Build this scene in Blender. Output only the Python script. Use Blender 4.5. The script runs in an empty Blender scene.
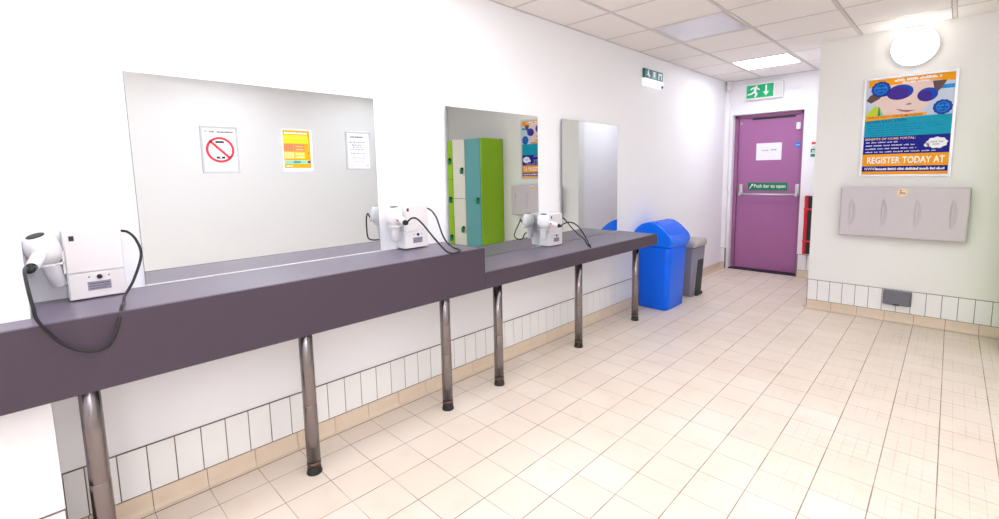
import bpy, bmesh, math, random
from mathutils import Vector, Matrix
random.seed(7)
S = bpy.context.scene
C = S.collection
PI = math.pi

# ------------------------------------------------------------------ key sizes (metres)
ZC = 2.5376                     # ceiling height
YP = 5.30                       # face of the partition that carries the poster
XP = 1.329                      # its free corner
YD = 6.757                      # far wall with the fire door
XR = 3.9                        # right wall
YB = -2.4                       # wall behind the camera
TZ = 0.286                      # top of the white skirting tiles
BZ = 0.086                      # top of the beige cove tiles
HX, HT, HB, HL, YS, YE = 0.4006, 0.9534, 0.7103, 0.8057, 1.8202, 3.9719   # counters

# ------------------------------------------------------------------ materials
def lin(c):
    return tuple(((v / 255) / 12.92 if v / 255 <= .04045 else ((v / 255 + .055) / 1.055) ** 2.4) for v in c) + (1,)

def mat(name, rgb, rough=.5, metal=0, spec=.5, noise=0, nscale=30, bump=0, bscale=200, emit=0, coat=0):
    m = bpy.data.materials.new(name); m.use_nodes = True
    n, l = m.node_tree.nodes, m.node_tree.links
    b = n['Principled BSDF']
    b.inputs['Base Color'].default_value = lin(rgb)
    b.inputs['Roughness'].default_value = rough
    b.inputs['Metallic'].default_value = metal
    b.inputs['Specular IOR Level'].default_value = spec
    b.inputs['Coat Weight'].default_value = coat
    if emit:
        b.inputs['Emission Color'].default_value = lin(rgb)
        b.inputs['Emission Strength'].default_value = emit
    if noise or bump:
        tc = n.new('ShaderNodeTexCoord')
    if noise:
        t = n.new('ShaderNodeTexNoise'); t.inputs['Scale'].default_value = nscale; t.inputs['Detail'].default_value = 4
        l.new(tc.outputs['Object'], t.inputs['Vector'])
        mx = n.new('ShaderNodeMix'); mx.data_type = 'RGBA'
        c = lin(rgb)
        mx.inputs['A'].default_value = tuple(v * (1 - noise) for v in c[:3]) + (1,)
        mx.inputs['B'].default_value = tuple(min(1, v * (1 + noise)) for v in c[:3]) + (1,)
        l.new(t.outputs['Fac'], mx.inputs['Factor']); l.new(mx.outputs['Result'], b.inputs['Base Color'])
    if bump:
        t = n.new('ShaderNodeTexNoise'); t.inputs['Scale'].default_value = bscale
        l.new(tc.outputs['Object'], t.inputs['Vector'])
        bp = n.new('ShaderNodeBump'); bp.inputs['Strength'].default_value = bump; bp.inputs['Distance'].default_value = .004
        l.new(t.outputs['Fac'], bp.inputs['Height']); l.new(bp.outputs['Normal'], b.inputs['Normal'])
    return m

M = {}
M['wall'] = mat('white_wall_paint', (249, 247, 250), .55, noise=.008, nscale=3, bump=.05, bscale=160)
M['wall_cream'] = mat('cream_wall_paint', (240, 238, 234), .5, noise=.012, nscale=4, bump=.05, bscale=160)
M['tile_white'] = mat('white_glazed_tile', (244, 242, 241), .15, noise=.02, nscale=8)
M['tile_beige'] = mat('beige_cove_tile', (226, 205, 182), .35, noise=.07, nscale=14)
M['grout'] = mat('grey_brown_grout', (118, 100, 90), .9, noise=.25, nscale=25)
M['ceil_tile'] = mat('mineral_ceiling_tile', (250, 243, 238), .9, noise=.02, nscale=90, bump=.2, bscale=300)
M['tbar'] = mat('ceiling_grid_metal', (222, 214, 210), .5)
M['gap'] = mat('dark_gap', (60, 50, 48), .9)
M['laminate'] = mat('purple_grey_laminate', (112, 101, 121), .34, spec=.95, noise=.04, nscale=60)  # worktop copy of the fascia laminate, light from above put into its colour
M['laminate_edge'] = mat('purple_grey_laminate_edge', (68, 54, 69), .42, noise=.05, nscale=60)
M['steel'] = mat('brushed_steel', (142, 134, 135), .24, metal=1, noise=.08, nscale=40)
M['steel_brown'] = mat('worn_steel_sleeve', (104, 84, 76), .3, metal=1, noise=.2, nscale=30)
M['rubber'] = mat('black_rubber', (24, 20, 22), .5)
M['white_plastic'] = mat('white_plastic', (238, 236, 238), .3)
M['panel_plastic'] = mat('warm_white_plastic', (230, 223, 224), .35)
M['holder_plastic'] = mat('clear_white_plastic', (232, 230, 228), .25)
M['black_plastic'] = mat('black_plastic', (12, 9, 13), .45)
M['grey_label'] = mat('grey_label', (150, 145, 160), .5)
M['dark_print'] = mat('dark_print', (60, 58, 68), .6)
M['mid_print'] = mat('grey_print', (150, 148, 165), .6)
M['red_led'] = mat('red_mark', (205, 60, 80), .4)
M['silver'] = mat('silver_frame', (205, 205, 208), .35, metal=.6)
M['grey_frame'] = mat('grey_snap_frame', (186, 186, 194), .4)
M['paper'] = mat('white_paper', (244, 243, 248), .6)
M['lav_paper'] = mat('lavender_paper', (228, 226, 242), .6)
M['red'] = mat('sign_red', (222, 40, 58), .5)
M['black'] = mat('print_black', (26, 26, 34), .6)
M['orange'] = mat('poster_orange', (250, 164, 4), .5, spec=.2)
M['yellow'] = mat('poster_yellow', (252, 200, 40), .5)
M['pale_orange'] = mat('poster_pale_orange', (252, 206, 130), .5)
M['lime_print'] = mat('poster_lime', (196, 214, 20), .5)
M['coral'] = mat('poster_coral', (244, 120, 80), .5)
M['mint'] = mat('poster_mint', (110, 205, 185), .5)
M['teal'] = mat('poster_teal', (0, 158, 186), .5, spec=.2)
M['navy'] = mat('poster_navy', (12, 18, 138), .5, spec=.2)
M['royal'] = mat('poster_blue', (8, 74, 184), .5, spec=.2)
M['cyan'] = mat('poster_cyan', (30, 150, 222), .5, spec=.2)
M['violet'] = mat('goggle_violet', (66, 42, 150), .5, spec=.2)
M['skin'] = mat('poster_skin', (236, 208, 200), .5, noise=.05, nscale=9)
M['lip'] = mat('poster_lip', (160, 105, 105), .5)
M['hair'] = mat('poster_hair', (96, 66, 62), .5)
M['skyp'] = mat('poster_pale_blue', (198, 210, 228), .5)
M['green'] = mat('sign_green', (0, 130, 86), .4)
M['exit_green'] = mat('exit_sign_green', (0, 158, 98), .4, emit=.25)
M['teal_green'] = mat('emergency_light_teal', (0, 104, 112), .4)
M['white_print'] = mat('white_print', (248, 248, 250), .5)
M['door'] = mat('mauve_door_paint', (170, 106, 158), .42, noise=.04, nscale=7)
M['door_frame'] = mat('mauve_frame_paint', (158, 99, 144), .42)
M['blue_bin'] = mat('blue_bin_plastic', (0, 106, 255), .36, spec=.3, noise=.05, nscale=10)
M['blue_lid'] = mat('blue_lid_plastic', (0, 112, 255), .26, spec=.4)
M['grey_bin'] = mat('grey_bin_plastic', (134, 128, 142), .45)
M['grey_lid'] = mat('pale_grey_lid', (176, 172, 172), .45, noise=.1, nscale=60)
M['dark_grey'] = mat('charcoal_plastic', (44, 46, 54), .5)
M['socket_grey'] = mat('socket_grey', (112, 110, 120), .45)
M['changer'] = mat('changing_unit_plastic', (205, 196, 200), .5, noise=.02, nscale=20)
M['sticker'] = mat('cream_sticker', (236, 214, 178), .6)
M['lime'] = mat('lime_locker_panel', (150, 200, 6), .4)
M['teal_door'] = mat('teal_locker_door', (92, 158, 160), .4)
M['cream_door'] = mat('cream_locker_door', (226, 222, 208), .4)
M['carcass'] = mat('locker_carcass_black', (34, 34, 36), .5)
M['red_board'] = mat('red_board', (216, 22, 44), .4)
M['lamp'] = mat('lamp_diffuser', (243, 249, 255), .4, emit=8.5)
M['lamp_far'] = mat('far_lamp_diffuser', (243, 248, 255), .4, emit=11.5)
M['lit_white'] = mat('emergency_diffuser', (250, 250, 255), .35, emit=.5)
M['bulk_near'] = mat('bulkhead_diffuser_near', (243, 249, 255), .35, emit=40)
M['bulk'] = mat('bulkhead_diffuser', (255, 254, 250), .35, emit=5)
M['unlit'] = mat('unlit_diffuser', (222, 220, 230), .25)
M['disc_blue'] = mat('mandatory_blue', (40, 140, 225), .4)
mm = mat('mirror_silver', (226, 229, 228), .0, metal=1); M['mirror'] = mm
M['mirror_edge'] = mat('mirror_edge', (150, 156, 154), .3)

# floor: 200 mm tiles with studded face, procedural
def floor_mat():
    m = bpy.data.materials.new('beige_floor_tiles'); m.use_nodes = True
    n, l = m.node_tree.nodes, m.node_tree.links
    b = n['Principled BSDF']
    tc = n.new('ShaderNodeTexCoord'); sx = n.new('ShaderNodeSeparateXYZ'); l.new(tc.outputs['Object'], sx.inputs[0])
    def math_(op, a, c=None, d=None):
        k = n.new('ShaderNodeMath'); k.operation = op
        for i, v in enumerate((a, c, d)):
            if v is None: continue
            if isinstance(v, (int, float)): k.inputs[i].default_value = v
            else: l.new(v, k.inputs[i])
        return k.outputs[0]
    def line(src, off, per, w):        # 1 on the joint, 0 elsewhere
        f = math_('FRACT', math_('DIVIDE', math_('SUBTRACT', src, off), per))
        d = math_('MINIMUM', f, math_('SUBTRACT', 1.0, f))
        s = n.new('ShaderNodeMapRange'); s.inputs['From Min'].default_value = w / per * .35; s.inputs['From Max'].default_value = w / per
        s.inputs['To Min'].default_value = 1; s.inputs['To Max'].default_value = 0
        l.new(d, s.inputs['Value']); return s.outputs[0]
    def ns(scale, lo, hi, det=3):
        t = n.new('ShaderNodeTexNoise'); t.inputs['Scale'].default_value = scale; t.inputs['Detail'].default_value = det
        l.new(tc.outputs['Object'], t.inputs['Vector'])
        r = n.new('ShaderNodeMapRange'); r.inputs['From Min'].default_value = lo; r.inputs['From Max'].default_value = hi
        l.new(t.outputs['Fac'], r.inputs['Value']); return r.outputs[0]
    X = math_('ADD', sx.outputs[0], math_('MULTIPLY', math_('MAXIMUM', math_('SUBTRACT', sx.outputs[1], 1.4), 0.0), .0124))
    gx = line(X, .1761 - 2, .2, .0030)
    gy = line(sx.outputs[1], .6459 - 4, .2, .0024)
    sub = math_('MAXIMUM', line(X, .1761 - 2, .05, .0022), line(sx.outputs[1], .6459 - 4, .05, .0022))
    # per-tile tone
    fx = math_('FLOOR', math_('DIVIDE', math_('SUBTRACT', X, .1761), .2))
    fy = math_('FLOOR', math_('DIVIDE', math_('SUBTRACT', sx.outputs[1], .6459), .2))
    cb = n.new('ShaderNodeCombineXYZ'); l.new(fx, cb.inputs[0]); l.new(fy, cb.inputs[1])
    wn = n.new('ShaderNodeTexWhiteNoise'); wn.noise_dimensions = '2D'; l.new(cb.outputs[0], wn.inputs['Vector'])
    def mix(f, a, c):
        k = n.new('ShaderNodeMix'); k.data_type = 'RGBA'
        l.new(f, k.inputs['Factor']) if not isinstance(f, float) else None
        for s, v in (('A', a), ('B', c)):
            if isinstance(v, tuple): k.inputs[s].default_value = v
            else: l.new(v, k.inputs[s])
        return k.outputs['Result']
    base = mix(wn.outputs['Value'], lin((243, 229, 216)), lin((237, 221, 206)))
    base = mix(ns(2.2, .35, .75), base, lin((235, 216, 198)))
    # ingrained dirt in the studded pattern of the trodden tiles near the partition
    px = n.new('ShaderNodeMapRange'); px.inputs['From Min'].default_value = 1.3; px.inputs['From Max'].default_value = 2.3
    l.new(sx.outputs[0], px.inputs['Value'])
    dirt = math_('MULTIPLY', math_('MULTIPLY', sub, ns(3.5, .40, .72)), math_('MULTIPLY', px.outputs[0], .55))
    base = mix(dirt, base, lin((150, 112, 84)))
    stain = math_('MULTIPLY', ns(6, .56, .8, 6), .2)
    base = mix(stain, base, lin((196, 164, 130)))
    ga = math_('MULTIPLY', gx, ns(5, .1, .6)); gb = math_('MULTIPLY', gy, math_('MULTIPLY', ns(4, .15, .6), .8))
    g = math_('MAXIMUM', ga, gb)
    base = mix(g, base, lin((126, 96, 76)))
    l.new(base, b.inputs['Base Color'])
    rr = n.new('ShaderNodeMapRange'); rr.inputs['To Min'].default_value = .34; rr.inputs['To Max'].default_value = .55
    l.new(ns(9, .3, .7), rr.inputs['Value']); l.new(rr.outputs[0], b.inputs['Roughness'])
    bp = n.new('ShaderNodeBump'); bp.inputs['Strength'].default_value = .35; bp.inputs['Distance'].default_value = .0015; bp.invert = True
    l.new(math_('MAXIMUM', gx, gy), bp.inputs['Height']); l.new(bp.outputs['Normal'], b.inputs['Normal'])
    return m
M['floor'] = floor_mat()

# ------------------------------------------------------------------ mesh builder
class MB:
    def __init__(s): s.v = []; s.f = []; s.m = []; s.sm = []; s.names = []
    def mi(s, k):
        if k not in s.names: s.names.append(k)
        return s.names.index(k)
    def add(s, vs, fs, k, smooth=False):
        o = len(s.v); s.v += [Vector(v) for v in vs]
        for f in fs: s.f.append([o + i for i in f]); s.m.append(s.mi(k)); s.sm.append(smooth)
        return s
    def bm(s, b, k, smooth=False):
        b.verts.index_update()
        s.add([v.co.copy() for v in b.verts], [[v.index for v in f.verts] for f in b.faces], k, smooth); b.free(); return s
    def box(s, x0, x1, y0, y1, z0, z1, k, bev=0, seg=2):
        b = bmesh.new(); bmesh.ops.create_cube(b, size=1)
        for v in b.verts:
            v.co = ((x0 + x1) / 2 + v.co.x * (x1 - x0), (y0 + y1) / 2 + v.co.y * (y1 - y0), (z0 + z1) / 2 + v.co.z * (z1 - z0))
        if bev: bmesh.ops.bevel(b, geom=b.edges[:], offset=bev, segments=seg, affect='EDGES', profile=.5)
        return s.bm(b, k, False)
    def tube(s, pts, r, k, n=10, cap=True):
        pts = [Vector(p) for p in pts]; rs = r if isinstance(r, (list, tuple)) else [r] * len(pts)
        vs = []; fs = []; t0 = None; u = None
        for i, p in enumerate(pts):
            a = pts[max(i - 1, 0)]; c = pts[min(i + 1, len(pts) - 1)]; t = (c - a)
            if t.length < 1e-9: t = t0 or Vector((0, 0, 1))
            t.normalize()
            if u is None: u = t.orthogonal().normalized()
            else:
                u = u - t * u.dot(t)
                u = u.normalized() if u.length > 1e-6 else t.orthogonal().normalized()
            w = t.cross(u); t0 = t
            vs += [p + (u * math.cos(2 * PI * j / n) + w * math.sin(2 * PI * j / n)) * rs[i] for j in range(n)]
        for i in range(len(pts) - 1):
            for j in range(n):
                a, b = i * n + j, i * n + (j + 1) % n; fs.append([a, b, b + n, a + n])
        s.add(vs, fs, k, True)
        if cap:
            s.add(vs[:n], [list(range(n))[::-1]], k); s.add(vs[-n:], [list(range(n))], k)
        return s
    def lathe(s, c, axis, prof, k, n=24):          # prof: (distance along axis, radius)
        c = Vector(c); ax = Vector(axis).normalized()
        return s.tube([c + ax * d for d, _ in prof], [r for _, r in prof], k, n)
    def loft(s, rings, k, smooth=True, cap=True):
        n = len(rings[0]); vs = [p for r in rings for p in r]; fs = []
        for i in range(len(rings) - 1):
            for j in range(n):
                a, b = i * n + j, i * n + (j + 1) % n; fs.append([a, b, b + n, a + n])
        s.add(vs, fs, k, smooth)
        if cap:
            s.add(rings[0], [list(range(n))[::-1]], k); s.add(rings[-1], [list(range(n))], k)
        return s
    def prism(s, poly, d, k):                     # poly of 3D points, extruded by vector d
        d = Vector(d); a = [Vector(p) for p in poly]; b = [p + d for p in a]; n = len(a)
        s.add(a + b, [list(range(n))[::-1], [n + i for i in range(n)]] + [[i, (i + 1) % n, n + (i + 1) % n, n + i] for i in range(n)], k)
        return s
    def build(s, name, parent=None, kind=None, off=(0, 0, 0), fix=True):
        me = bpy.data.meshes.new(name); o = Vector(off)
        me.from_pydata([v - o for v in s.v], [], s.f)
        for k in s.names: me.materials.append(M[k])
        for p, i, sm in zip(me.polygons, s.m, s.sm): p.material_index = i; p.use_smooth = sm
        if fix:
            b = bmesh.new(); b.from_mesh(me); bmesh.ops.remove_doubles(b, verts=b.verts[:], dist=1e-6)
            bmesh.ops.recalc_face_normals(b, faces=b.faces[:]); b.to_mesh(me); b.free()
        me.update()
        ob = bpy.data.objects.new(name, me); C.objects.link(ob)
        if parent: ob.parent = parent
        elif off != (0, 0, 0): ob.location = o
        if kind: ob['kind'] = kind
        return ob

def tag(o, label, cat, group=None, kind=None):
    o['label'] = label; o['category'] = cat
    if group: o['group'] = group
    if kind: o['kind'] = kind
    return o
def thing(name, loc, label, cat, group=None):
    o = bpy.data.objects.new(name, None); C.objects.link(o); o.location = loc; o.empty_display_size = .1
    return tag(o, label, cat, group)
def copy_tree(o, parent=None):
    c = o.copy(); C.objects.link(c)
    if parent: c.parent = parent
    for ch in list(o.children): copy_tree(ch, c)
    return c
def spline(pts, n=8):                              # Catmull-Rom
    P = [Vector(p) for p in pts]; P = [2 * P[0] - P[1]] + P + [2 * P[-1] - P[-2]]; out = []
    for i in range(1, len(P) - 2):
        a, b, c, d = P[i - 1:i + 3]
        for j in range(n):
            t = j / n
            out.append(.5 * ((2 * b) + (c - a) * t + (2 * a - 5 * b + 4 * c - d) * t * t + (3 * b - a - 3 * c + d) * t ** 3))
    out.append(P[-2]); return out

# flat print: shapes laid on a sheet, each layer a hair proud of the last
class Print:
    def __init__(s, mb, o, u, v, nrm, w, h): s.mb = mb; s.o = Vector(o); s.u = Vector(u); s.v = Vector(v); s.n = Vector(nrm); s.w = w; s.h = h; s.st = .00025
    def p(s, a, b, L): return s.o + s.u * (a * s.w) + s.v * (b * s.h) + s.n * (L * s.st)
    def poly(s, pts, k, L=1): s.mb.add([s.p(a, b, L) for a, b in pts], [list(range(len(pts)))], k)
    def rect(s, a0, b0, a1, b1, k, L=1): s.poly([(a0, b0), (a1, b0), (a1, b1), (a0, b1)], k, L)
    def ell(s, a, b, ra, rb, k, L=1, n=28, rot=0, wob=0, lob=0):
        pts = []
        for i in range(n):
            t = 2 * PI * i / n; q = 1 + wob * math.sin(lob * t)
            x, y = ra * s.w * math.cos(t) * q, rb * s.h * math.sin(t) * q
            pts.append((a + (x * math.cos(rot) - y * math.sin(rot)) / s.w, b + (x * math.sin(rot) + y * math.cos(rot)) / s.h))
        s.poly(pts, k, L)
    def ring(s, a, b, R, r, k, L=1, n=40):         # R, r in metres
        vs = []; fs = []
        for i in range(n):
            t = 2 * PI * i / n
            for q in (R, r): vs.append(s.p(a + q * math.cos(t) / s.w, b + q * math.sin(t) / s.h, L))
        for i in range(n):
            j = (i + 1) % n; fs.append([2 * i, 2 * j, 2 * j + 1, 2 * i + 1])
        s.mb.add(vs, fs, k)
    def text(s, string, a0, b0, a1, b1, k, L=2, bold=.012):   # fitted into the box
        cu = bpy.data.curves.new('t', 'FONT'); cu.body = string; cu.offset = bold; cu.resolution_u = 3
        ob = bpy.data.objects.new('t', cu); C.objects.link(ob)
        bpy.context.view_layer.update()
        dg = bpy.context.evaluated_depsgraph_get(); me = bpy.data.meshes.new_from_object(ob.evaluated_get(dg))
        xs = [v.co.x for v in me.vertices]; ys = [v.co.y for v in me.vertices]
        x0, x1, y0, y1 = min(xs), max(xs), min(ys), max(ys)
        vs = [s.p(a0 + (v.co.x - x0) / (x1 - x0) * (a1 - a0), b0 + (v.co.y - y0) / (y1 - y0) * (b1 - b0), L) for v in me.vertices]
        s.mb.add(vs, [list(p.vertices) for p in me.polygons], k)
        bpy.data.objects.remove(ob); bpy.data.curves.remove(cu); bpy.data.meshes.remove(me)
    def words(s, a0, b0, a1, b1, k, L=2, seed=0, lo=.04, hi=.14, gap=.018):     # words too small to read: broken strokes
        r = random.Random(seed); a = a0
        while a < a1 - .01:
            e = min(a + r.uniform(lo, hi), a1); x = a
            while x < e - .002:
                y = min(x + r.uniform(.008, .018), e); hgt = (b1 - b0) * r.uniform(.55, 1)
                s.rect(x, b0, y - .003, b0 + hgt, k, L); x = y
            a = e + gap
LEFT = dict(u=(0, 1, 0), v=(0, 0, 1), nrm=(1, 0, 0))      # seen on the left wall
FRONT = dict(u=(1, 0, 0), v=(0, 0, 1), nrm=(0, -1, 0))    # seen on a wall facing the camera

# ------------------------------------------------------------------ the room
T = .15
MB().box(-.3, XR + T, YB - T, YD + .4, -.1, 0, 'floor').build('floor', kind='structure')
MB().box(-T, 0, YB - T, YD + .3, 0, ZC + .1, 'wall').build('wall_left', kind='structure')
MB().box(XP, XR + T, YP, YP + T, 0, ZC + .1, 'wall_cream').build('wall_partition', kind='structure')
MB().box(XP, XP + T, YP + T, YD, 0, ZC + .1, 'wall').build('wall_passage', kind='structure')
MB().box(XR, XR + T, YB, YP, 0, ZC + .1, 'wall').build('wall_right', kind='structure')
MB().box(0, XR + T, YB - T, YB, 0, ZC + .1, 'wall').build('wall_back', kind='structure')
DL, DR, DT = .085, .912, 2.092
w = MB(); w.box(0, DL, YD, YD + T, 0, ZC + .1, 'wall'); w.box(DR, XP + T, YD, YD + T, 0, ZC + .1, 'wall'); w.box(DL, DR, YD, YD + T, DT, ZC + .1, 'wall')
w.build('wall_far', kind='structure')
# boxed column at the near left end
CXW, CY0, CY1, CY2 = .266, -.75, -.031, -.012
w = MB(); w.box(0, CXW, CY0, CY1, HT - .04, ZC, 'wall'); w.box(0, CXW, CY0, CY2, TZ, HT - .031, 'wall'); w.box(0, CXW - .003, CY0, CY2 - .003, 0, TZ, 'grout'); w.build('column', kind='structure')
# boxed pipe in the far corner
w = MB(); w.box(0, .055, YD - .06, YD, TZ, ZC, 'wall', .004); w.box(0, .05, YD - .055, YD, 0, TZ, 'grout'); w.build('trim_pipe_casing', kind='structure')

# ceiling: lay-in tiles on an exposed grid
XL = [-.173 + .6 * i for i in range(9)]; YL = [2.5183 + .6 * i for i in range(-9, 8)]
LIT = [(.727, 5.8183), (.727, .4183), (1.927, .4183), (.727, 1.6183), (1.927, 1.6183), (1.927, 2.8183), (3.127, 1.6183), (3.127, 3.4183)]
UNLIT = [(.727, 4.0183)]
cells = LIT + UNLIT
w = MB()
for i in range(len(XL) - 1):
    for j in range(len(YL) - 1):
        x0, x1, y0, y1 = max(XL[i], 0), min(XL[i + 1], XR), max(YL[j], YB), min(YL[j + 1], YD)
        if x1 - x0 < .02 or y1 - y0 < .02: continue
        if any(abs((XL[i] + XL[i + 1]) / 2 - a) < .05 and abs((YL[j] + YL[j + 1]) / 2 - b) < .05 for a, b in cells): continue
        g = .0145
        w.box(x0 + g, x1 - g, y0 + g, y1 - g, ZC - .001, ZC + .02, 'ceil_tile', .003, 1)
w.box(0, XR, YB, YD, ZC + .012, ZC + .1, 'gap')
for x in XL[1:]:
    if 0 < x < XR: w.box(x - .012, x + .012, YB, YD, ZC - .002, ZC + .02, 'tbar')
for y in YL:
    if YB < y < YD: w.box(0, XR, y - .012, y + .012, ZC - .0015, ZC + .02, 'tbar')
w.box(0, .012, YB, YD, ZC - .003, ZC + .02, 'tbar'); w.box(0, XP, YD - .012, YD, ZC - .003, ZC + .02, 'tbar')
w.build('ceiling', kind='structure')

# skirting: white wall tiles over beige cove tiles
def skirting(name, a0, a1, base, axis, sign, jw, pw, jb, pb, white=True, both=True):
    """axis 'y': runs along Y on a face at x=base looking to +x (sign 1); axis 'x': along X on a face at y=base looking to -y (sign -1)."""
    w = MB()
    def bx(p0, p1, d0, d1, z0, z1, k, bev=0):
        d0, d1 = sorted((base + sign * d0, base + sign * d1))
        if axis == 'y': w.box(d0, d1, p0, p1, z0, z1, k, bev, 2)
        else: w.box(p0, p1, d0, d1, z0, z1, k, bev, 2)
    def run(off, per, g):
        k = math.floor((a0 - off) / per)
        while off + k * per < a1:
            p0, p1 = max(off + k * per, a0), min(off + (k + 1) * per, a1)
            if p1 - p0 > .008: yield p0 + g, p1 - g
            k += 1
    bx(a0, a1, .028, .0335, 0, .0012, 'grout')
    bx(a0, a1, 0, .0045, 0, (TZ + .004) if white else BZ, 'grout')
    if white:
        for p0, p1 in run(jw, pw, .0018): bx(p0, p1, 0, .0075, BZ + .004, TZ, 'tile_white', .0016)
    for p0, p1 in run(jb, pb, .0015):
        prof = [(0, BZ), (.009, BZ), (.0105, .05), (.013, .024), (.019, .009), (.030, .0025), (.030, 0), (0, 0)]
        if axis == 'y': w.prism([(base + sign * d, p0, z) for d, z in prof], (0, p1 - p0, 0), 'tile_beige')
        else: w.prism([(p0, base + sign * d, z) for d, z in prof], (p1 - p0, 0, 0), 'tile_beige')
    return w.build(name, kind='structure')
skirting('baseboard_left', CY2, 4.95, 0, 'y', 1, .147, .0967, .6459, .2)
skirting('trim_1', 4.951, YD - .06, 0, 'y', 1, .147, .0967, .6459, .2, white=False)
skirting('baseboard_partition', XP, XR, YP, 'x', -1, 1.411, .0985, XP, .2)
skirting('baseboard_passage', YP, YD, XP, 'y', -1, YP, .0985, YP, .2)
skirting('trim_2', DR + .002, XP - .03, YD, 'x', -1, 1.02, .0985, .92, .2)
skirting('trim_3', .0, .056, YD - .056, 'x', -1, 0, .0985, 0, .2)
skirting('trim_4', CY0, CY2, CXW, 'y', 1, CY2 - .8, .2, CY2 - .8, .2)
skirting('baseboard_right', YB, YP - .5, XR, 'y', -1, YB, .0985, YB, .2)
skirting('baseboard_back', CXW, XR, YB, 'x', 1, 0, .0985, 0, .2)

# ------------------------------------------------------------------ fire door
YF = YD + .085
w = MB()
for x0, x1 in ((DL, DL + .045), (DR - .045, DR)): w.box(x0, x1, YF, YF + .06, 0, DT, 'door_frame', .003)
w.box(DL, DR, YF, YF + .06, DT - .045, DT, 'door_frame', .003)
w.build('trim_door_frame', kind='structure')
w = MB(); w.box(DL, DR, YD - .01, YF + .06, 0, .012, 'dark_grey', .003); w.build('trim_door_sill', kind='structure')
D = MB().box(DL + .048, DR - .048, YF + .02, YF + .062, .016, DT - .048, 'door', .002).build('door_1', kind='structure')
YL_ = YF + .02                                  # leaf face
pb = MB()
zb = 1.035
pb.tube([(.18, YL_ - .075, zb), (.86, YL_ - .075, zb)], .014, 'silver', 12)
pbo = pb.build('push_bar', D)
for x in (.172, .842):
    MB().box(x, x + .045, YL_ - .055, YL_, 1.03, 1.17, 'silver', .008).box(x + .008, x + .037, YL_ - .092, YL_ - .045, 1.012, 1.06, 'silver', .006).build('bar_bracket', D)
MB().box(.30, .80, YL_ - .012, YL_, DT - .075, DT - .05, 'dark_grey', .003).build('door_closer', D)
MB().box(.815, .865, YL_ - .035, YL_, 1.86, 1.945, 'white_plastic', .006).build('door_contact', D)
MB().lathe((.165, YL_, 1.985), (0, -1, 0), [(0, .014), (.01, .014), (.014, .009)], 'silver', 14).build('door_knob', D)

def sheet(name, o, w_, h_, axes, thick, basek, label, cat, draw, frame=None, group=None, framek='silver'):
    """a flat notice: real thickness, optional frame as its own part"""
    u, v, nn = Vector(axes['u']), Vector(axes['v']), Vector(axes['nrm']); o = Vector(o)
    t = thing(name, o + u * w_ / 2, label, cat, group) if frame else None
    off = o + u * w_ / 2
    def pbox(mb, a0, a1, b0, b1, d0, d1, k, bev=0):
        pts = [o + u * a + v * b + nn * d for a in (a0, a1) for b in (b0, b1) for d in (d0, d1)]
        lo = [min(p[i] for p in pts) for i in range(3)]; hi = [max(p[i] for p in pts) for i in range(3)]
        mb.box(lo[0], hi[0], lo[1], hi[1], lo[2], hi[2], k, bev)
    fr, fd = frame or (0, 0)
    mb = MB(); pbox(mb, fr * .5, w_ - fr * .5, fr * .5, h_ - fr * .5, 0, thick, basek)
    pr = Print(mb, o + u * fr + v * fr + nn * thick, u, v, nn, w_ - 2 * fr, h_ - 2 * fr); draw(pr)
    so = mb.build(name if not frame else 'printed_sheet', t, off=off, fix=False)
    if frame:
        f = MB()
        for a0, a1, b0, b1 in ((0, fr, 0, h_), (w_ - fr, w_, 0, h_), (fr, w_ - fr, 0, fr), (fr, w_ - fr, h_ - fr, h_)): pbox(f, a0, a1, b0, b1, 0, fd, framek, min(.0015, fr * .2))
        f.build('frame', t, off=off)
        return t
    return tag(so, label, cat, group)

def d_push(p):
    p.poly([(.03, .2), (.055, .2), (.115, .62), (.13, .55), (.135, .85), (.085, .8), (.1, .72)], 'white_print', 1)
    p.text('Push bar to open', .16, .2, .95, .8, 'white_print', 1, .01)
sheet('push_bar_sign', (.272, YL_, 1.085), .475, .105, FRONT, .003, 'green', 'green sign reading Push bar to open, fixed across the purple door', 'sign', d_push)
def d_paper(p):
    p.words(.22, .55, .52, .62, 'mid_print', 1, 3); p.words(.58, .55, .8, .66, 'mid_print', 1, 4); p.words(.38, .45, .66, .48, 'lav_paper', 1, 5)
sheet('paper_notice', (.358, YL_, 1.485), .30, .222, FRONT, .0015, 'paper', 'white landscape paper notice taped to upper part of the purple door', 'notice', d_paper)
mb = MB(); mb.lathe((.838, YL_, 1.665), (0, -1, 0), [(0, .036), (.002, .036)], 'disc_blue', 28)
p_ = Print(mb, (.80, YL_ - .0022, 1.63), (1, 0, 0), (0, 0, 1), (0, -1, 0), .076, .07); p_.words(.2, .42, .8, .6, 'white_print', 1, 9, .2, .3, .05)
tag(mb.build('door_disc', fix=False), 'small round blue sign stuck near right edge of purple door', 'sign')
def d_fire(p):
    p.rect(0, .8, 1, 1, 'white_print', 1); p.rect(.1, .84, .45, .97, 'red', 2); p.rect(.55, .84, .9, .97, 'red', 2)
    p.rect(.06, .42, .94, .62, 'green', 1); p.rect(.06, .2, .94, .36, 'green', 1)
    p.words(.15, .46, .85, .56, 'white_print', 2, 2); p.words(.15, .66, .85, .74, 'mid_print', 2, 6)
sheet('action_notice', (.992, YD, 1.46), .15, .235, FRONT, .003, 'paper', 'small red and green notice on white wall right of purple door', 'notice', d_fire)

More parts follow.
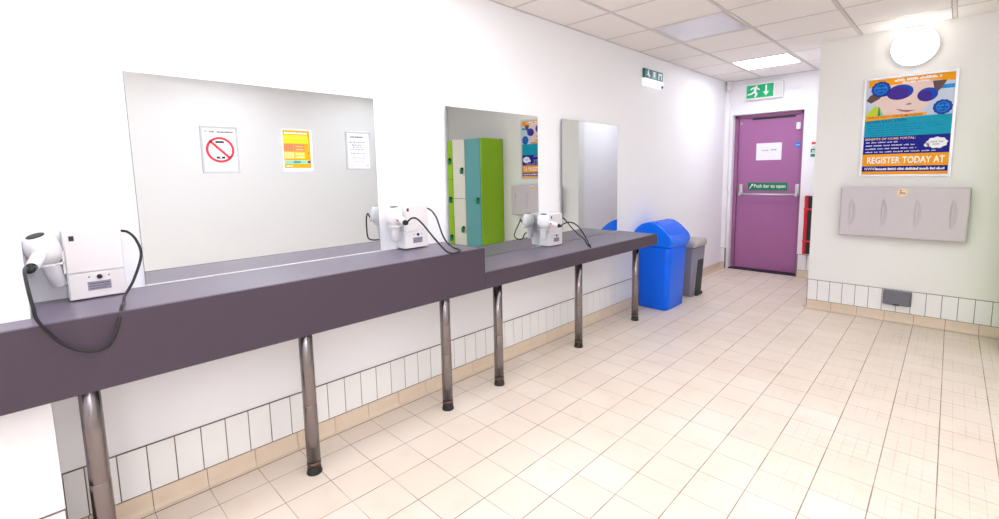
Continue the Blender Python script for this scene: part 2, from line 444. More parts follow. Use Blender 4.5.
# exit light over the door
t = thing('exit_light', (.46, YD, 2.262), 'illuminated green exit sign with running man above purple door', 'exit sign')
MB().box(.245, .680, YD - .06, YD, 2.262, 2.468, 'white_plastic', .008).build('casing', t, off=(.46, YD, 2.262))
mb = MB(); x0, x1, z0, z1 = .262, .575, 2.284, 2.447
mb.box(x0, x1, YD - .0625, YD - .058, z0, z1, 'exit_green')
p = Print(mb, (x0, YD - .0627, z0), (1, 0, 0), (0, 0, 1), (0, -1, 0), x1 - x0, z1 - z0)
p.ell(.37, .86, .045, .085, 'white_print')                       # running man
p.poly([(.24, .72), (.36, .74), (.44, .6), (.5, .58), (.49, .68), (.42, .76), (.36, .86), (.2, .82), (.12, .66), (.17, .62)], 'white_print')
p.poly([(.27, .74), (.38, .74), (.36, .5), (.42, .32), (.36, .06), (.29, .06), (.33, .3), (.27, .45)], 'white_print')
p.poly([(.27, .52), (.32, .44), (.2, .28), (.04, .24), (.04, .34), (.16, .38)], 'white_print')
p.rect(.70, .38, .76, .92, 'white_print'); p.poly([(.62, .42), (.73, .12), (.84, .42)], 'white_print')
p.rect(.5, .0, .515, 1, 'green', 1)
mb.build('pictogram_panel', t, off=(.46, YD, 2.262), fix=False)
MB().box(.59, .668, YD - .066, YD - .058, 2.284, 2.447, 'panel_plastic', .005).build('end_cover', t, off=(.46, YD, 2.262))
# emergency light on the left wall
t = thing('emergency_light', (0, 4.60, 2.24), 'teal and white emergency exit light high on the left wall', 'exit sign')
off = (0, 4.60, 2.24)
MB().box(0, .022, 4.40, 4.80, 2.300, 2.395, 'teal_green', .003).build('casing', t, off=off)
mb = MB(); mb.box(.022, .024, 4.405, 4.795, 2.303, 2.392, 'teal_green')
p = Print(mb, (.0242, 4.405, 2.303), (0, 1, 0), (0, 0, 1), (1, 0, 0), .39, .089)
p.poly([(.05, .3), (.16, .45), (.14, .75), (.2, .8), (.24, .5), (.3, .2), (.22, .15), (.17, .35)], 'white_print'); p.ell(.2, .9, .025, .1, 'white_print')
p.rect(.42, .1, .62, .9, 'mint'); p.rect(.47, .3, .56, .85, 'white_print', 2); p.poly([(.75, .15), (.8, .15), (.8, .6), (.9, .6), (.9, .15), (.94, .15), (.94, .85), (.75, .85)], 'white_print')
mb.build('pictogram_panel', t, off=off, fix=False)
prof = [(0, 2.300), (.026, 2.300), (.034, 2.275), (.030, 2.245), (.020, 2.232), (0, 2.230)]
MB().prism([(x, 4.402, z) for x, z in prof], (0, .396, 0), 'lit_white').build('diffuser', t, off=off)
MB().lathe((.028, 4.765, 2.245), (1, 0, -.3), [(0, .015), (.010, .015), (.014, .008)], 'royal', 14).build('test_button', t, off=off)
# motion sensor
t = thing('motion_sensor', (.062, YD - .10, 2.40), 'small grey white motion sensor in the far corner under ceiling', 'sensor')
MB().box(.02, .085, YD - .10, YD - .06, 2.40, 2.525, 'panel_plastic', .01).build('housing', t, off=(.062, YD - .10, 2.40))
MB().box(.032, .073, YD - .108, YD - .096, 2.42, 2.47, 'white_plastic', .006).build('lens', t, off=(.062, YD - .10, 2.40))

# tall red and black case by the door
t = thing('wall_case', (1.03, YD, .31), 'tall narrow red and black case hanging right of the purple door', 'case')
off = (1.03, YD, .31)
MB().box(.985, 1.022, YD - .10, YD, .31, 1.035, 'red_board', .006).build('red_side', t, off=off)
MB().box(1.022, 1.09, YD - .095, YD, .315, 1.03, 'carcass', .006).build('case_body', t, off=off)
for z in (.46, .86): MB().box(.982, 1.094, YD - .106, YD, z, z + .022, 'red', .004).build('strap', t, off=off)

# ------------------------------------------------------------------ lamps
def ceiling_light(x, y, label, lit, group=None, k='lamp'):
    t = thing('ceiling_light', (x, y, ZC), label, 'ceiling light', group); off = (x, y, ZC)
    f = MB(); a, b, r = .286, .286, .022
    for q in ((-a, -a + r, -b, b), (a - r, a, -b, b), (-a + r, a - r, -b, -b + r), (-a + r, a - r, b - r, b)): f.box(x + q[0], x + q[1], y + q[2], y + q[3], ZC - .003, ZC + .01, 'tbar', .001, 1)
    f.build('frame', t, off=off)
    MB().box(x - a + r, x + a - r, y - b + r, y + b - r, ZC - .001, ZC + .008, k if lit else 'unlit').build('diffuser', t, off=off)
    return t
ceiling_light(*LIT[0], 'lit square ceiling light panel in front of the purple fire door', True, None, 'lamp_far')
ceiling_light(*UNLIT[0], 'unlit pale square ceiling light panel nearer the left wall', False)
for q in LIT[1:]: ceiling_light(*q, 'lit square ceiling light panel overhead, out of the photo', True, 'ceiling lights over the near part of the room')  # unseen panels added to raise the overall brightness
def bulkhead(loc, n, k, label, group=None):
    n = Vector(n); c = Vector(loc); t = thing('bulkhead_lamp', loc, label, 'wall lamp', group)
    MB().lathe(c, n, [(0, .150), (.025, .154), (.034, .154)], 'white_plastic', 40).build('base', t, off=loc)
    MB().lathe(c + n * .034, n, [(0, .150), (.012, .150), (.034, .134), (.05, .095), (.058, .05), (.060, .005)], k, 40).build('diffuser', t, off=loc)
bulkhead((1.995, YP, 2.362), (0, -1, 0), 'bulk', 'round glowing white bulkhead lamp on the wall above the poster')
for loc, n in (((1.2, YB, 2.2), (0, 1, 0)), ((2.9, YB, 2.2), (0, 1, 0)), ((XR, -1.0, 2.2), (-1, 0, 0)), ((XR, .1, 1.9), (-1, 0, 0))):  # unseen wall lamps added as fill for partition, ceiling and counters
    bulkhead(loc, n, 'bulk_near', 'round glowing white bulkhead lamp out of the photo', 'bulkhead lamps around the near end')

# ------------------------------------------------------------------ vanity counters
def leg_parts(parent, off, y, top):
    x = .258
    L = MB(); L.tube([(x, y, .03), (x, y, top)], .030, 'steel', 20)
    lo = L.build('leg', parent, off=off)
    MB().tube([(x, y, .055), (x, y, .335), (x, y, .338)], [.0306, .0306, .030], 'steel', 20).build('sleeve', lo, off=off)
    MB().tube([(x, y, .036), (x, y, .058)], .0312, 'steel_brown', 20).build('collar', lo, off=off)
    MB().lathe((x, y, 0), (0, 0, 1), [(0, .035), (.008, .035), (.014, .031), (.04, .031)], 'rubber', 20).build('foot', lo, off=off)
off = (.2, .9, 0)
t = thing('vanity_counter', off, 'long purple-grey vanity counter with deep fascia, nearest the camera', 'counter')
w = MB(); w.box(.001, HX - .02, CY1 + .001, YS - .02, HT - .03, HT, 'laminate', .001); w.box(CXW + .035, HX - .02, -1.1, CY1 + .001, HT - .03, HT, 'laminate')
w.box(CXW + .002, CXW + .036, -1.1, CY1 + .001, HT - .03, HT, 'laminate')
w.build('worktop', t, off=off)
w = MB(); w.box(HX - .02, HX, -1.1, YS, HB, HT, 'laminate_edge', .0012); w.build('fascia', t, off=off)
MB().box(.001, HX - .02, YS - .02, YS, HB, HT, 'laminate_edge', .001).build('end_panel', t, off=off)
for y in (.082, .822, 1.625): leg_parts(t, off, y, HT - .03)
off = (.2, 2.9, 0)
t = thing('vanity_counter', off, 'lower purple-grey counter with slim fascia beside the blue bin', 'counter')
MB().box(.001, HX - .02, YS + .001, YE - .02, HL - .03, HL, 'laminate', .001).build('worktop', t, off=off)
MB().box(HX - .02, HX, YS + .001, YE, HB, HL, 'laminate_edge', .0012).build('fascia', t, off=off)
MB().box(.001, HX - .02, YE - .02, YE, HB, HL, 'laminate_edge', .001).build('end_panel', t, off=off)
for y in (2.056, 2.948, 3.84): leg_parts(t, off, y, HL - .03)

# ------------------------------------------------------------------ mirrors
def mirror(y0, y1, z0, z1, lean, label):
    t = thing('wall_mirror', (0, (y0 + y1) / 2, z0), label, 'mirror'); off = (0, (y0 + y1) / 2, z0)
    xa, xb = .006 + lean, .006                     # packed out a little at the near edge
    w = MB(); w.prism([(xa - .004, y0, z0), (xa, y0, z0), (xb, y1, z0), (xb - .004, y1, z0)], (0, 0, z1 - z0), 'mirror_edge'); w.build('backing', t, off=off)
    MB().box(.0005, .008, y0, y1, z0 - .0015, z0 + .005, 'white_plastic', .001).build('sealant_bead', t, off=off)  # white strip added for the bright glint along the mirror base
    g = .0016
    MB().prism([(xa + .0001, y0 + g, z0 + g), (xa + .0012, y0 + g, z0 + g), (xb + .0012, y1 - g, z0 + g), (xb + .0001, y1 - g, z0 + g)], (0, 0, z1 - z0 - 2 * g), 'mirror').build('mirror_glass', t, off=off)
    return t
mirror(.300, 1.377, HT + .002, 1.8045, 0, 'large frameless mirror with three notices stuck on it')
mirror(1.866, 2.771, HL + .002, 1.805, .019, 'frameless mirror reflecting the green and teal lockers')
mirror(3.048, 3.936, HL + .002, 1.805, .019, 'frameless mirror furthest along the wall, near blue bin')

def d_phone(p):
    p.text('NO', .05, .895, .15, .945, 'dark_print'); p.words(.2, .895, .37, .945, 'dark_print', 2, 11, .16, .17); p.words(.43, .895, .95, .945, 'dark_print', 2, 12, .5, .52)
    cx, cy = .5, .50; R = .056
    p.rect(.37, .655, .63, .705, 'black', 1); p.rect(.37, .295, .63, .345, 'black', 1)
    p.rect(.37, .34, .385, .66, 'mid_print', 1); p.rect(.615, .34, .63, .66, 'mid_print', 1)
    p.ell(.5, .32, .03, .015, 'white_print', 2)
    p.ring(cx, cy, R, R - .0105, 'red', 3)
    d = R * .70; q = .0052 * .7
    p.poly([(cx + a / p.w, cy + b / p.h) for a, b in ((-d - q, d - q), (-d + q, d + q), (d + q, -d + q), (d - q, -d - q))], 'red', 3)
    p.words(.08, .07, .22, .1, 'mid_print', 1, 1)
sheet('phone_notice', (.0072, .538, 1.4075), .145, .203, LEFT, .002, 'paper', 'framed no phones notice with red prohibition circle on the large mirror', 'notice', d_phone, (.008, .006), framek='grey_frame')
def d_orange2(p):
    p.rect(.0, .0, 1, 1, 'paper', .2)
    q = Print(p.mb, p.p(.01, .06, .4), p.u, p.v, p.n, p.w * .95, p.h * .935)
    q.rect(0, 0, 1, 1, 'orange', .5); q.rect(0, .66, .92, .80, 'lime_print'); q.rect(0, .80, .92, .88, 'yellow')
    q.words(.06, .905, .9, .955, 'white_print', 1.5, 21, .2, .28)
    q.rect(.02, .45, .36, .64, 'coral'); q.rect(.38, .45, .78, .64, 'coral'); q.words(.45, .48, .75, .52, 'pale_orange', 2, 22); q.words(.45, .56, .75, .6, 'pale_orange', 2, 23)
    q.rect(.02, .25, .38, .43, 'pale_orange'); q.rect(.40, .25, .78, .43, 'yellow'); q.words(.45, .28, .75, .31, 'white_print', 2, 24); q.words(.45, .36, .75, .39, 'white_print', 2, 25)
    q.rect(.02, .12, .92, .20, 'mint'); q.rect(.35, .13, .6, .19, 'teal', 2); q.ell(.93, .40, .025, .018, 'black', 2); q.ell(.93, .16, .06, .035, 'violet', 2)
    q.words(.06, .04, .3, .07, 'white_print', 2, 26)
sheet('orange_notice', (.0072, .874, 1.4115), .145, .203, LEFT, .002, 'paper', 'orange and yellow printed notice, middle of three on the large mirror', 'notice', d_orange2, (.0045, .005), framek='paper')
def d_text(p):
    p.words(.14, .87, .74, .92, 'dark_print', 1, 31, .2, .5); p.words(.06, .72, .82, .78, 'mid_print', 1, 32); p.words(.2, .64, .7, .7, 'mid_print', 1, 33); p.words(.25, .585, .66, .63, 'mid_print', 1, 34)
    p.words(.14, .53, .78, .555, 'dark_print', 1, 35); p.words(.14, .40, .84, .455, 'mid_print', 1, 36); p.words(.2, .28, .8, .32, 'mid_print', 1, 37); p.words(.3, .19, .74, .22, 'mid_print', 1, 38)
    p.words(.08, .06, .22, .09, 'mid_print', 1, 39); p.ell(.9, .07, .03, .02, 'dark_print')
sheet('text_notice', (.0072, 1.201, 1.4165), .142, .202, LEFT, .002, 'lav_paper', 'grey framed notice of small text near right edge of large mirror', 'notice', d_text, (.008, .006), framek='grey_frame')

# ------------------------------------------------------------------ hair dryers and their wall boxes
BW, BD, BH = .163, .10, .25
def wall_box(loc, label):
    t = thing('dryer_box', loc, label, 'dryer box', 'hair dryer boxes along the wall')
    hz = BH * .39
    MB().box(.0, BD - .006, 0, BW, 0, BH, 'white_plastic', .004).build('casing', t)
    MB().box(BD - .006, BD, .003, BW - .003, hz + .002, BH - .003, 'panel_plastic', .002).box(BD - .002, BD + .0012, .016, .030, BH - .034, BH - .016, 'dark_grey').build('front_cover', t)
    MB().box(BD - .006, BD - .001, .003, BW - .003, .003, hz - .002, 'panel_plastic', .002).build('lower_panel', t)
    mb = MB(); mb.box(BD - .001, BD + .0006, .052, .118, .030, .062, 'grey_label')
    p = Print(mb, (BD + .0007, .052, .030), (0, 1, 0), (0, 0, 1), (1, 0, 0), .066, .032); p.words(.08, .68, .92, .84, 'dark_print', 1, 41); p.words(.08, .4, .92, .54, 'dark_print', 1, 42); p.words(.08, .14, .8, .28, 'dark_print', 1, 43)
    mb.build('rating_label', t, fix=False)
    MB().lathe((BD - .001, .087, .078), (1, 0, 0), [(0, .008), (.005, .008), (.007, .004)], 'black_plastic', 14).build('switch', t)
    for y in (.058, .114): MB().lathe((BD - .001, y, .080), (1, 0, 0), [(0, .0025), (.002, .0025)], 'dark_grey', 8).build('screw', t)
    # side bracket with the ring the nozzle drops into
    w = MB(); vs = []; n = 24; cx, cy = .085, -.055
    for i in range(n):
        a = 2 * PI * i / n
        for q in (.041, .0275):
            for z in (.137, .145): vs.append((cx + q * math.cos(a), cy + q * math.sin(a), z))
    fs = []
    for i in range(n):
        a, b = 4 * i, 4 * ((i + 1) % n)
        fs += [[a, b, b + 1, a + 1], [a + 2, a + 3, b + 3, b + 2], [a + 1, b + 1, b + 3, a + 3], [a, a + 2, b + 2, b]]
    w.add(vs, fs, 'holder_plastic', False); w.box(.055, .098, -.022, .0, .137, .145, 'holder_plastic', .001); w.box(.04, .098, -.006, .0, .10, .185, 'holder_plastic', .001)
    w.build('holder_ring', t)
    return t
def retag(o, label, group=None):
    o['label'] = label; return o
b1 = wall_box((.0, .069, HT + .003), 'white hair dryer box with square front cover nearest the camera')
b2 = copy_tree(b1); b2.location = (.0, 1.484, HT + .006); retag(b2, 'white hair dryer box at far end of deep counter, between two mirrors')
b3 = copy_tree(b1); b3.location = (.0, 2.79, HL + .004); retag(b3, 'white hair dryer box on wall above lower counter')
def dryer(loc, label, cord, tilt, lean):
    t = thing('hair_dryer', loc, label, 'hair dryer', 'hair dryers along the wall')
    ax = Vector((math.sin(lean), -math.sin(tilt), math.cos(tilt))).normalized()
    prof = [(-.142, .0), (-.142, .0205), (-.140, .023), (-.06, .0265), (-.05, .027), (-.046, .038), (-.036, .047), (-.015, .053), (.01, .054), (.03, .050), (.045, .042), (.053, .032), (.053, .0)]; prof = [(a, r_ * .9 if i > 5 else r_) for i, (a, r_) in enumerate(prof)]
    body = MB().lathe((0, 0, 0), ax, prof[6:], 'white_plastic', 28).lathe((0, 0, 0), ax, prof[5:7], 'white_plastic', 28).build('body', t)
    MB().lathe((0, 0, 0), ax, prof[1:6], 'white_plastic', 24).lathe((0, 0, 0), ax, [(-.1425, .017), (-.1405, .017)], 'dark_grey', 20).build('nozzle', t)
    MB().lathe(ax * .0525, ax, [(0, .025), (.003, .024), (.004, .021)], 'black_plastic', 24).build('intake_grille', t)
    e = Vector(cord[0]); d = e.normalized()
    h = MB(); h.tube([d * .03, d * .07, e * .80], [.022, .0195, .0175], 'white_plastic', 18); ho = h.build('handle', t)
    MB().tube([e * .79, e * .9, e], [.0155, .0135, .007], 'black_plastic', 14).build('strain_relief', ho)
    q = d.cross(Vector((0, 0, 1))).normalized(); q = q if q.y < 0 else -q
    MB().lathe(d * .062 + q * .017, q, [(0, .0065), (.0055, .0065), (.007, .004)], 'red_led', 12).build('rocker_switch', ho)
    MB().tube(spline(cord, 8), .0048, 'black_plastic', 10).build('cord', t)
    return t
def rel(pts, o): return [tuple(p[i] - o[i] for i in range(3)) for p in pts]
l1 = (.09, .017, HT + .197); l2 = (.085, 1.427, HT + .200); l3 = (.08, 2.740, HL + .205)
c1 = [(.235, -.022, 1.098), (.248, -.025, 1.109), (.280, -.0285, 1.117), (.33, -.030, 1.104), (.4, -.026, 1.062), (.422, -.021, 1.016), (.425, -.015, .976), (.425, .017, .912), (.425, .046, .877), (.425, .083, .853), (.425, .123, .85), (.425, .147, .873), (.415, .166, .92), (.364, .183, .960), (.29, .197, .962), (.22, .211, .973), (.15, .247, 1.011), (.12, .281, 1.096), (.1, .274, 1.155), (.08, .254, 1.187), (.06, .230, 1.194)]
c2 = [(.20, 1.434, 1.118), (.21, 1.434, 1.134), (.24, 1.439, 1.151), (.27, 1.45, 1.148), (.31, 1.465, 1.113), (.35, 1.486, 1.06), (.395, 1.513, 1.001), (.415, 1.536, .971), (.42, 1.571, .9595), (.405, 1.61, .9592), (.375, 1.655, .9592), (.340, 1.676, .9592), (.31, 1.667, .966), (.27, 1.652, .992), (.22, 1.661, 1.027), (.18, 1.672, 1.07), (.14, 1.676, 1.133), (.10, 1.666, 1.175), (.06, 1.645, 1.19)]
c3 = [(.20, 2.808, .972), (.215, 2.806, .990), (.25, 2.837, 1.004), (.28, 2.872, .99), (.32, 2.893, .945), (.36, 2.9, .886), (.38, 2.908, .843), (.375, 2.94, .814), (.35, 2.963, .8115), (.325, 2.962, .830), (.3, 2.961, .867), (.22, 2.995, .895), (.15, 3.005, .941), (.1, 2.98, 1.008), (.06, 2.951, 1.035)]
dryer(l1, 'white hair dryer in its holder beside the box nearest the camera', rel(c1, l1), math.radians(15), math.radians(13))
dryer(l2, 'white hair dryer holstered between large mirror and locker-reflecting mirror', rel(c2, l2), math.radians(3), math.radians(4))
dryer(l3, 'white hair dryer holstered above lower counter, furthest along the wall', rel(c3, l3), math.radians(2), math.radians(4))

# ------------------------------------------------------------------ poster, changing unit, socket on the partition
def d_poster(p):
    p.rect(0, 0, 1, .03, 'orange'); p.rect(0, .03, 1, .088, 'navy'); p.rect(0, .088, 1, .215, 'orange'); p.rect(0, .215, 1, .40, 'navy'); p.rect(0, .40, 1, .595, 'teal')
    p.rect(0, .595, 1, 1, 'skyp', 1)
    # the swimmer's photograph
    p.poly([(.12, .595), (.16, .70), (.10, .76), (.16, .92), (.35, .95), (.75, .95), (.80, .84), (.74, .72), (.62, .595)], 'skin', 2)
    p.poly([(.0, .79), (.06, .76), (.16, .80), (.20, .84), (.14, .88), (.04, .84)], 'hair', 3)
    p.poly([(.0, .595), (.24, .595), (.17, .715), (.11, .725), (.0, .64)], 'lime_print', 4); p.poly([(.15, .595), (.19, .595), (.17, .71), (.155, .71)], 'green', 5); p.poly([(.19, .595), (.245, .595), (.205, .65), (.18, .69)], 'mint', 5)
    p.poly([(.74, .80), (.80, .80), (.86, .85), (.92, .93), (.76, .93), (.78, .86)], 'hair', 4); p.poly([(.74, .79), (.80, .79), (.80, .83), (.745, .83)], 'lip', 4)
    p.rect(.86, .845, 1, .885, 'cyan', 3)
    p.poly([(.2, .85), (.28, .87), (.28, .83), (.2, .82)], 'royal', 5)
    p.ell(.40, .85, .155, .076, 'violet', 5, rot=.12); p.ell(.44, .86, .11, .055, 'royal', 6, rot=.2); p.ell(.385, .843, .12, .058, 'violet', 7, rot=.1)
    p.ell(.715, .80, .115, .068, 'violet', 5, rot=.2); p.ell(.73, .805, .095, .055, 'royal', 6, rot=.2); p.ell(.70, .79, .07, .048, 'violet', 7, rot=.2)
    p.poly([(.36, .685), (.46, .665), (.60, .655), (.50, .64), (.42, .655)], 'lip', 5); p.poly([(.47, .72), (.52, .735), (.55, .72), (.51, .712)], 'lip', 5)
    # header and strip
    p.poly([(.02, .925), (.75, .945), (1, .915), (1, 1), (.02, 1)], 'orange', 6)
    p.words(.33, .962, .86, .990, 'white_print', 7, 51, .1, .2); p.words(.42, .935, .72, .956, 'white_print', 7, 52, .09, .16)
    p.poly([(.0, .572), (.0, .622), (.72, .628), (.72, .60), (.45, .59)], 'orange', 6)
    p.text('SIGN UP TODAY FOR HOME PORTAL', .03, .597, .68, .617, 'dark_print', 7, .005)
    for cx, cy, k in ((.17, .90, 61), (.89, .665, 62)):
        s_ = .115 if k == 61 else .105
        p.ell(cx, cy, s_, s_ * p.w / p.h, 'navy', 8, 48, 0, .04, 12); p.ell(cx, cy, s_ * .9, s_ * .9 * p.w / p.h, 'royal', 9, 48, 0, .04, 12)
        p.ell(cx, cy, s_ * .68, s_ * .68 * p.w / p.h, 'cyan', 10); p.ell(cx, cy, s_ * .6, s_ * .6 * p.w / p.h, 'royal', 11)
        p.words(cx - .06, cy + .005, cx + .065, cy + .03, 'cyan', 12, k, .05, .08, .01); p.words(cx - .045, cy - .025, cx + .05, cy - .005, 'cyan', 12, k + 5, .05, .08, .01)
    p.text('SEVEN EASY STEPS', .03, .548, .50, .575, 'navy', 2, .005)
    for i, e in enumerate((.85, .95, .72, .60, .55)): p.words(.04, .515 - i * .025, e, .522 - i * .025, 'royal', 2, 71 + i)
    p.words(.6, .49, .75, .505, 'cyan', 2, 79); p.words(.03, .415, .12, .425, 'cyan', 2, 80)
    p.text('BENEFITS OF HOME PORTAL:', .02, .365, .62, .388, 'pale_orange', 2, .012)
    for i, e in enumerate((.42, .62, .64, .86)): p.words(.03, .335 - i * .034, e, .348 - i * .034, 'lav_paper', 2, 91 + i)
    p.ell(.86, .315, .115, .055, 'white_print', 3, 40, 0, .07, 9); p.ell(.75, .295, .03, .02, 'white_print', 3); p.words(.79, .318, .93, .332, 'mid_print', 4, 98); p.words(.81, .295, .91, .308, 'mid_print', 4, 99)
    p.text('REGISTER TODAY AT', .06, .115, .96, .185, 'white_print', 2, .02)
    p.text('WWW.', .03, .045, .17, .072, 'white_print', 2, .01); p.words(.17, .045, .97, .072, 'white_print', 2, 101, .06, .2, .01)
sheet('wall_poster', (1.674, YP, 1.286), .608, .863, FRONT, .006, 'paper', 'large framed poster of a swimmer in goggles, orange teal and navy', 'poster', d_poster, (.022, .014))

off = (1.99, YP, .757)
t = thing('changing_unit', off, 'grey fold-down baby changing table mounted below the poster', 'changing table')
MB().box(1.59, 2.39, YP - .055, YP, .785, 1.175, 'changer', .01).build('wall_mount', t, off=off)
x0, x1, z0, z1 = 1.566, 2.412, .757, 1.199
nx, nz = 210, 60; fx = [1.647, 1.872, 2.091, 2.312]
vs = []; fs = []
for j in range(nz + 1):
    for i in range(nx + 1):
        x, z = x0 + (x1 - x0) * i / nx, z0 + (z1 - z0) * j / nz; y = YP - .105
        for c in fx:                              # almond shaped finger recesses, sharp on one side
            s_ = (z - .975) / .13
            if abs(s_) < 1:
                e = .034 * (1 - s_ * s_); a = x - c
                if -e * .35 < a < e: y += .024 * (1 - s_ * s_) * max(0, 1 - max(a, 0) / max(e, 1e-4)) * (1 if a > 0 else max(0, 1 + a / (e * .35 + 1e-5)))
        d = min(x - x0, x1 - x, z - z0, z1 - z)
        if d < .015: y += .014 * (1 - math.sqrt(max(0, 1 - (1 - d / .015) ** 2)))
        vs.append((x, y, z))
for j in range(nz):
    for i in range(nx): a = j * (nx + 1) + i; fs.append([a, a + 1, a + nx + 2, a + nx + 1])
w = MB().add(vs, fs, 'changer', True)
w.box(x0, x1, YP - .091, YP - .058, z0, z1, 'changer', .004)
w.build('folding_table', t, off=off)
mb = MB(); mb.lathe((1.995, YP - .1048, 1.153), (0, -1, 0), [(0, .036), (.002, .036)], 'sticker', 24)
p = Print(mb, (1.959, YP - .107, 1.117), (1, 0, 0), (0, 0, 1), (0, -1, 0), .072, .072)
p.ell(.36, .74, .09, .09, 'lip'); p.poly([(.28, .62), (.36, .62), (.62, .42), (.62, .35), (.3, .46)], 'lip'); p.ell(.66, .42, .13, .1, 'dark_print'); p.ell(.66, .42, .07, .05, 'sticker', 2); p.poly([(.28, .62), (.34, .62), (.36, .25), (.28, .22)], 'lip')
mb.build('baby_sticker', t, off=off, fix=False)

off = (2.008, YP - .008, .157)
t = thing('power_socket', off, 'grey weatherproof double socket on the white skirting tiles', 'socket')
MB().box(1.912, 2.106, YP - .032, YP - .0075, .157, .285, 'socket_grey', .006).build('back_box', t, off=off)
MB().box(1.916, 2.102, YP - .062, YP - .032, .161, .281, 'socket_grey', .012, 3).build('cover', t, off=off)
MB().box(1.985, 2.03, YP - .068, YP - .06, .160, .172, 'dark_grey', .003).build('latch', t, off=off)

# ------------------------------------------------------------------ bins
def rrect(cx, cy, hx, hy, r, z, n=6):
    pts = []
    for sx, sy, a0 in ((1, 1, 0), (-1, 1, PI / 2), (-1, -1, PI), (1, -1, 1.5 * PI)):
        for i in range(n + 1):
            a = a0 + PI / 2 * i / n; pts.append(Vector((cx + sx * (hx - r) + r * math.cos(a), cy + sy * (hy - r) + r * math.sin(a), z)))
    return pts
cx, cy = .205, 4.47
off = (cx, cy, 0)
t = thing('swing_bin', off, 'tall blue plastic bin with domed swing lid at counter end', 'bin')
rings = [rrect(cx, cy, .150, .185, .05, 0), rrect(cx, cy, .160, .195, .055, .012), rrect(cx, cy, .180, .208, .06, .55), rrect(cx, cy, .184, .211, .06, .64)]
MB().loft(rings, 'blue_bin').build('bin_body', t, off=off)
# lid: collar, then a barrel dome across the width
DP = [(-1, .70), (-.985, .735), (-.93, .775), (-.8, .815), (-.55, .852), (-.25, .872), (.0, .874), (.2, .862), (.4, .838), (.6, .807), (.8, .770), (.92, .742), (.985, .718), (1, .70)]
def dome(s_):
    for (a, za), (b, zb_) in zip(DP, DP[1:]):
        if s_ <= b: return za + (zb_ - za) * (s_ - a) / (b - a)
    return .70
w = MB(); w.loft([rrect(cx, cy, .193, .219, .05, .634), rrect(cx, cy, .197, .223, .05, .645), rrect(cx, cy, .199, .225, .03, .715)], 'blue_lid')
arc = [(cx + .199 * math.sin(PI / 2 * (-1 + 2 * i / 40)), dome(math.sin(PI / 2 * (-1 + 2 * i / 40)))) for i in range(41)]
lid_rings = []
for y, k in ((-.225, .955), (-.221, .985), (-.212, 1), (.212, 1), (.221, .985), (.225, .955)):
    lid_rings.append([Vector((cx + (x - cx) * (.5 + .5 * k), cy + y, .69 + (z - .69) * k)) for x, z in arc] + [Vector((cx + .19, cy + y, .66)), Vector((cx - .19, cy + y, .66))])
w.loft(lid_rings, 'blue_lid', True, True)
w.build('lid', t, off=off)
fl = [(cx + .199 * q, dome(q)) for q in [.06 + .82 * i / 12 for i in range(13)]]
MB().loft([[Vector((x + .002, cy + y, z + .003)) for x, z in fl] + [Vector((x - .008, cy + y, z - .014)) for x, z in reversed(fl)] for y in (-.17, .17)], 'blue_bin', False, True).build('flap', t, off=off)

cx, cy = .208, 5.07
off = (cx, cy, 0)
t = thing('pedal_bin', off, 'slim grey plastic bin with pale lid behind the blue bin', 'bin')
rings = [rrect(cx, cy, .118, .135, .02, 0.0), rrect(cx, cy, .122, .139, .022, .015), rrect(cx, cy, .150, .160, .025, .56)]
MB().loft(rings, 'grey_bin').build('bin_body', t, off=off)
MB().loft([rrect(cx, cy, .160, .170, .03, .552), rrect(cx, cy, .163, .173, .03, .56), rrect(cx, cy, .163, .173, .03, .605), rrect(cx, cy, .15, .16, .03, .622), rrect(cx, cy, .13, .14, .03, .626)], 'grey_lid').build('lid', t, off=off)
w = MB()
w.prism([(cx + .117, cy - .05, .03), (cx + .121, cy + .10, .03), (cx + .140, cy + .10, .40), (cx + .137, cy - .03, .40)], (.010, 0, 0), 'dark_grey')
w.build('grip_recess', t, off=off)
MB().box(cx + .10, cx + .150, cy - .05, cy + .10, 0, .035, 'dark_grey', .006).build('pedal', t, off=off)
MB().prism([(cx - .118, cy - .142, .02), (cx - .06, cy - .142, .02), (cx - .09, cy - .154, .26), (cx - .128, cy - .154, .26)], (0, -.006, 0), 'dark_grey').build('grip_recess', t, off=off)

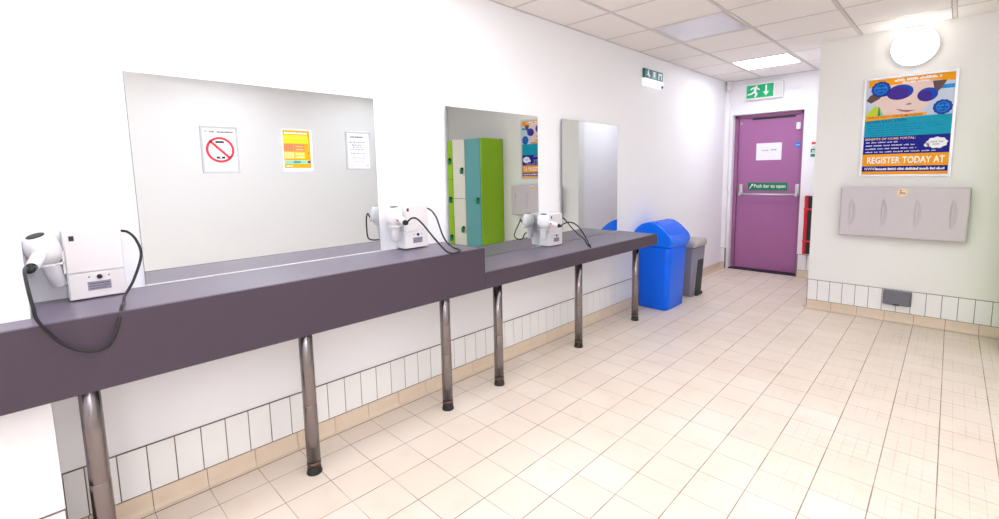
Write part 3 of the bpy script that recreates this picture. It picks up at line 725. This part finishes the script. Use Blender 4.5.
# ------------------------------------------------------------------ lockers (seen in the mirror, backs to the partition)
def locker(x0, x1, tiers, doork, label, side):
    y0, y1, H, P = 4.80, YP - .012, 1.90, .10
    off = ((x0 + x1) / 2, (y0 + y1) / 2, 0)
    t = thing('locker', off, label, 'locker', 'lockers beside the partition')
    MB().box(x0 + .004, x1 - .004, y0 + .02, y1, P, H - .004, 'carcass').build('carcass', t, off=off)
    MB().box(x0 + .004, x1 - .004, y0 + .04, y1, 0, P, 'carcass').build('plinth', t, off=off)
    if side: MB().box(x0 - .014, x0 + .004, y0 + .012, y1, .02, H, 'lime', .001).build('side_panel', t, off=off)
    h = (H - P) / tiers
    for i in range(tiers):
        d = MB().box(x0 + .003, x1 - .003, y0, y0 + .02, P + i * h + .003, P + (i + 1) * h - .003, doork, .002).build('door', t, off=off)
        z = P + (i + .5) * h
        k = MB(); k.lathe((x0 + .055, y0, z), (0, -1, 0), [(0, .026), (.020, .026), (.030, .018)], 'black_plastic', 16)
        k.box(x0 + .02, x0 + .068, y0 - .048, y0 - .022, z - .07, z + .0, 'green', .005)
        k.build('handle', d, off=off)
    return t
locker(2.66, 2.985, 1, 'teal_door', 'tall teal single-door locker with lime green side panel', True)
locker(2.989, 3.262, 2, 'cream_door', 'cream two-door locker between the teal and the lime ones', False)
locker(3.266, 3.62, 3, 'lime', 'lime green three-door locker furthest from the partition corner', False)

# ------------------------------------------------------------------ world, camera, view
wd = bpy.data.worlds.new('World'); S.world = wd; wd.use_nodes = True
wd.node_tree.nodes['Background'].inputs[0].default_value = (.8, .8, .82, 1); wd.node_tree.nodes['Background'].inputs[1].default_value = .2
cam = bpy.data.cameras.new('Camera'); co = bpy.data.objects.new('Camera', cam); C.objects.link(co)
cam.sensor_width = 36; cam.sensor_fit = 'HORIZONTAL'; cam.lens = 465.695 / 999 * 36; cam.shift_x = (499.5 - 504.36) / 999; cam.shift_y = (226.344 - 259.5) / 999
cam.clip_start = .02
r = Vector((.71476092, .69911014, -.0190221)); u = Vector((-.06653343, .09504817, .99324677)); f = Vector((-.6961969, .70866837, -.11445091))
co.matrix_world = Matrix(((r.x, u.x, -f.x, 2.3518), (r.y, u.y, -f.y, 0), (r.z, u.z, -f.z, 1.3855), (0, 0, 0, 1)))
S.camera = co
S.view_settings.view_transform = 'Standard'; S.view_settings.look = 'None'; S.view_settings.gamma = 1; S.view_settings.use_curve_mapping = False
S.view_settings.exposure = 0.41
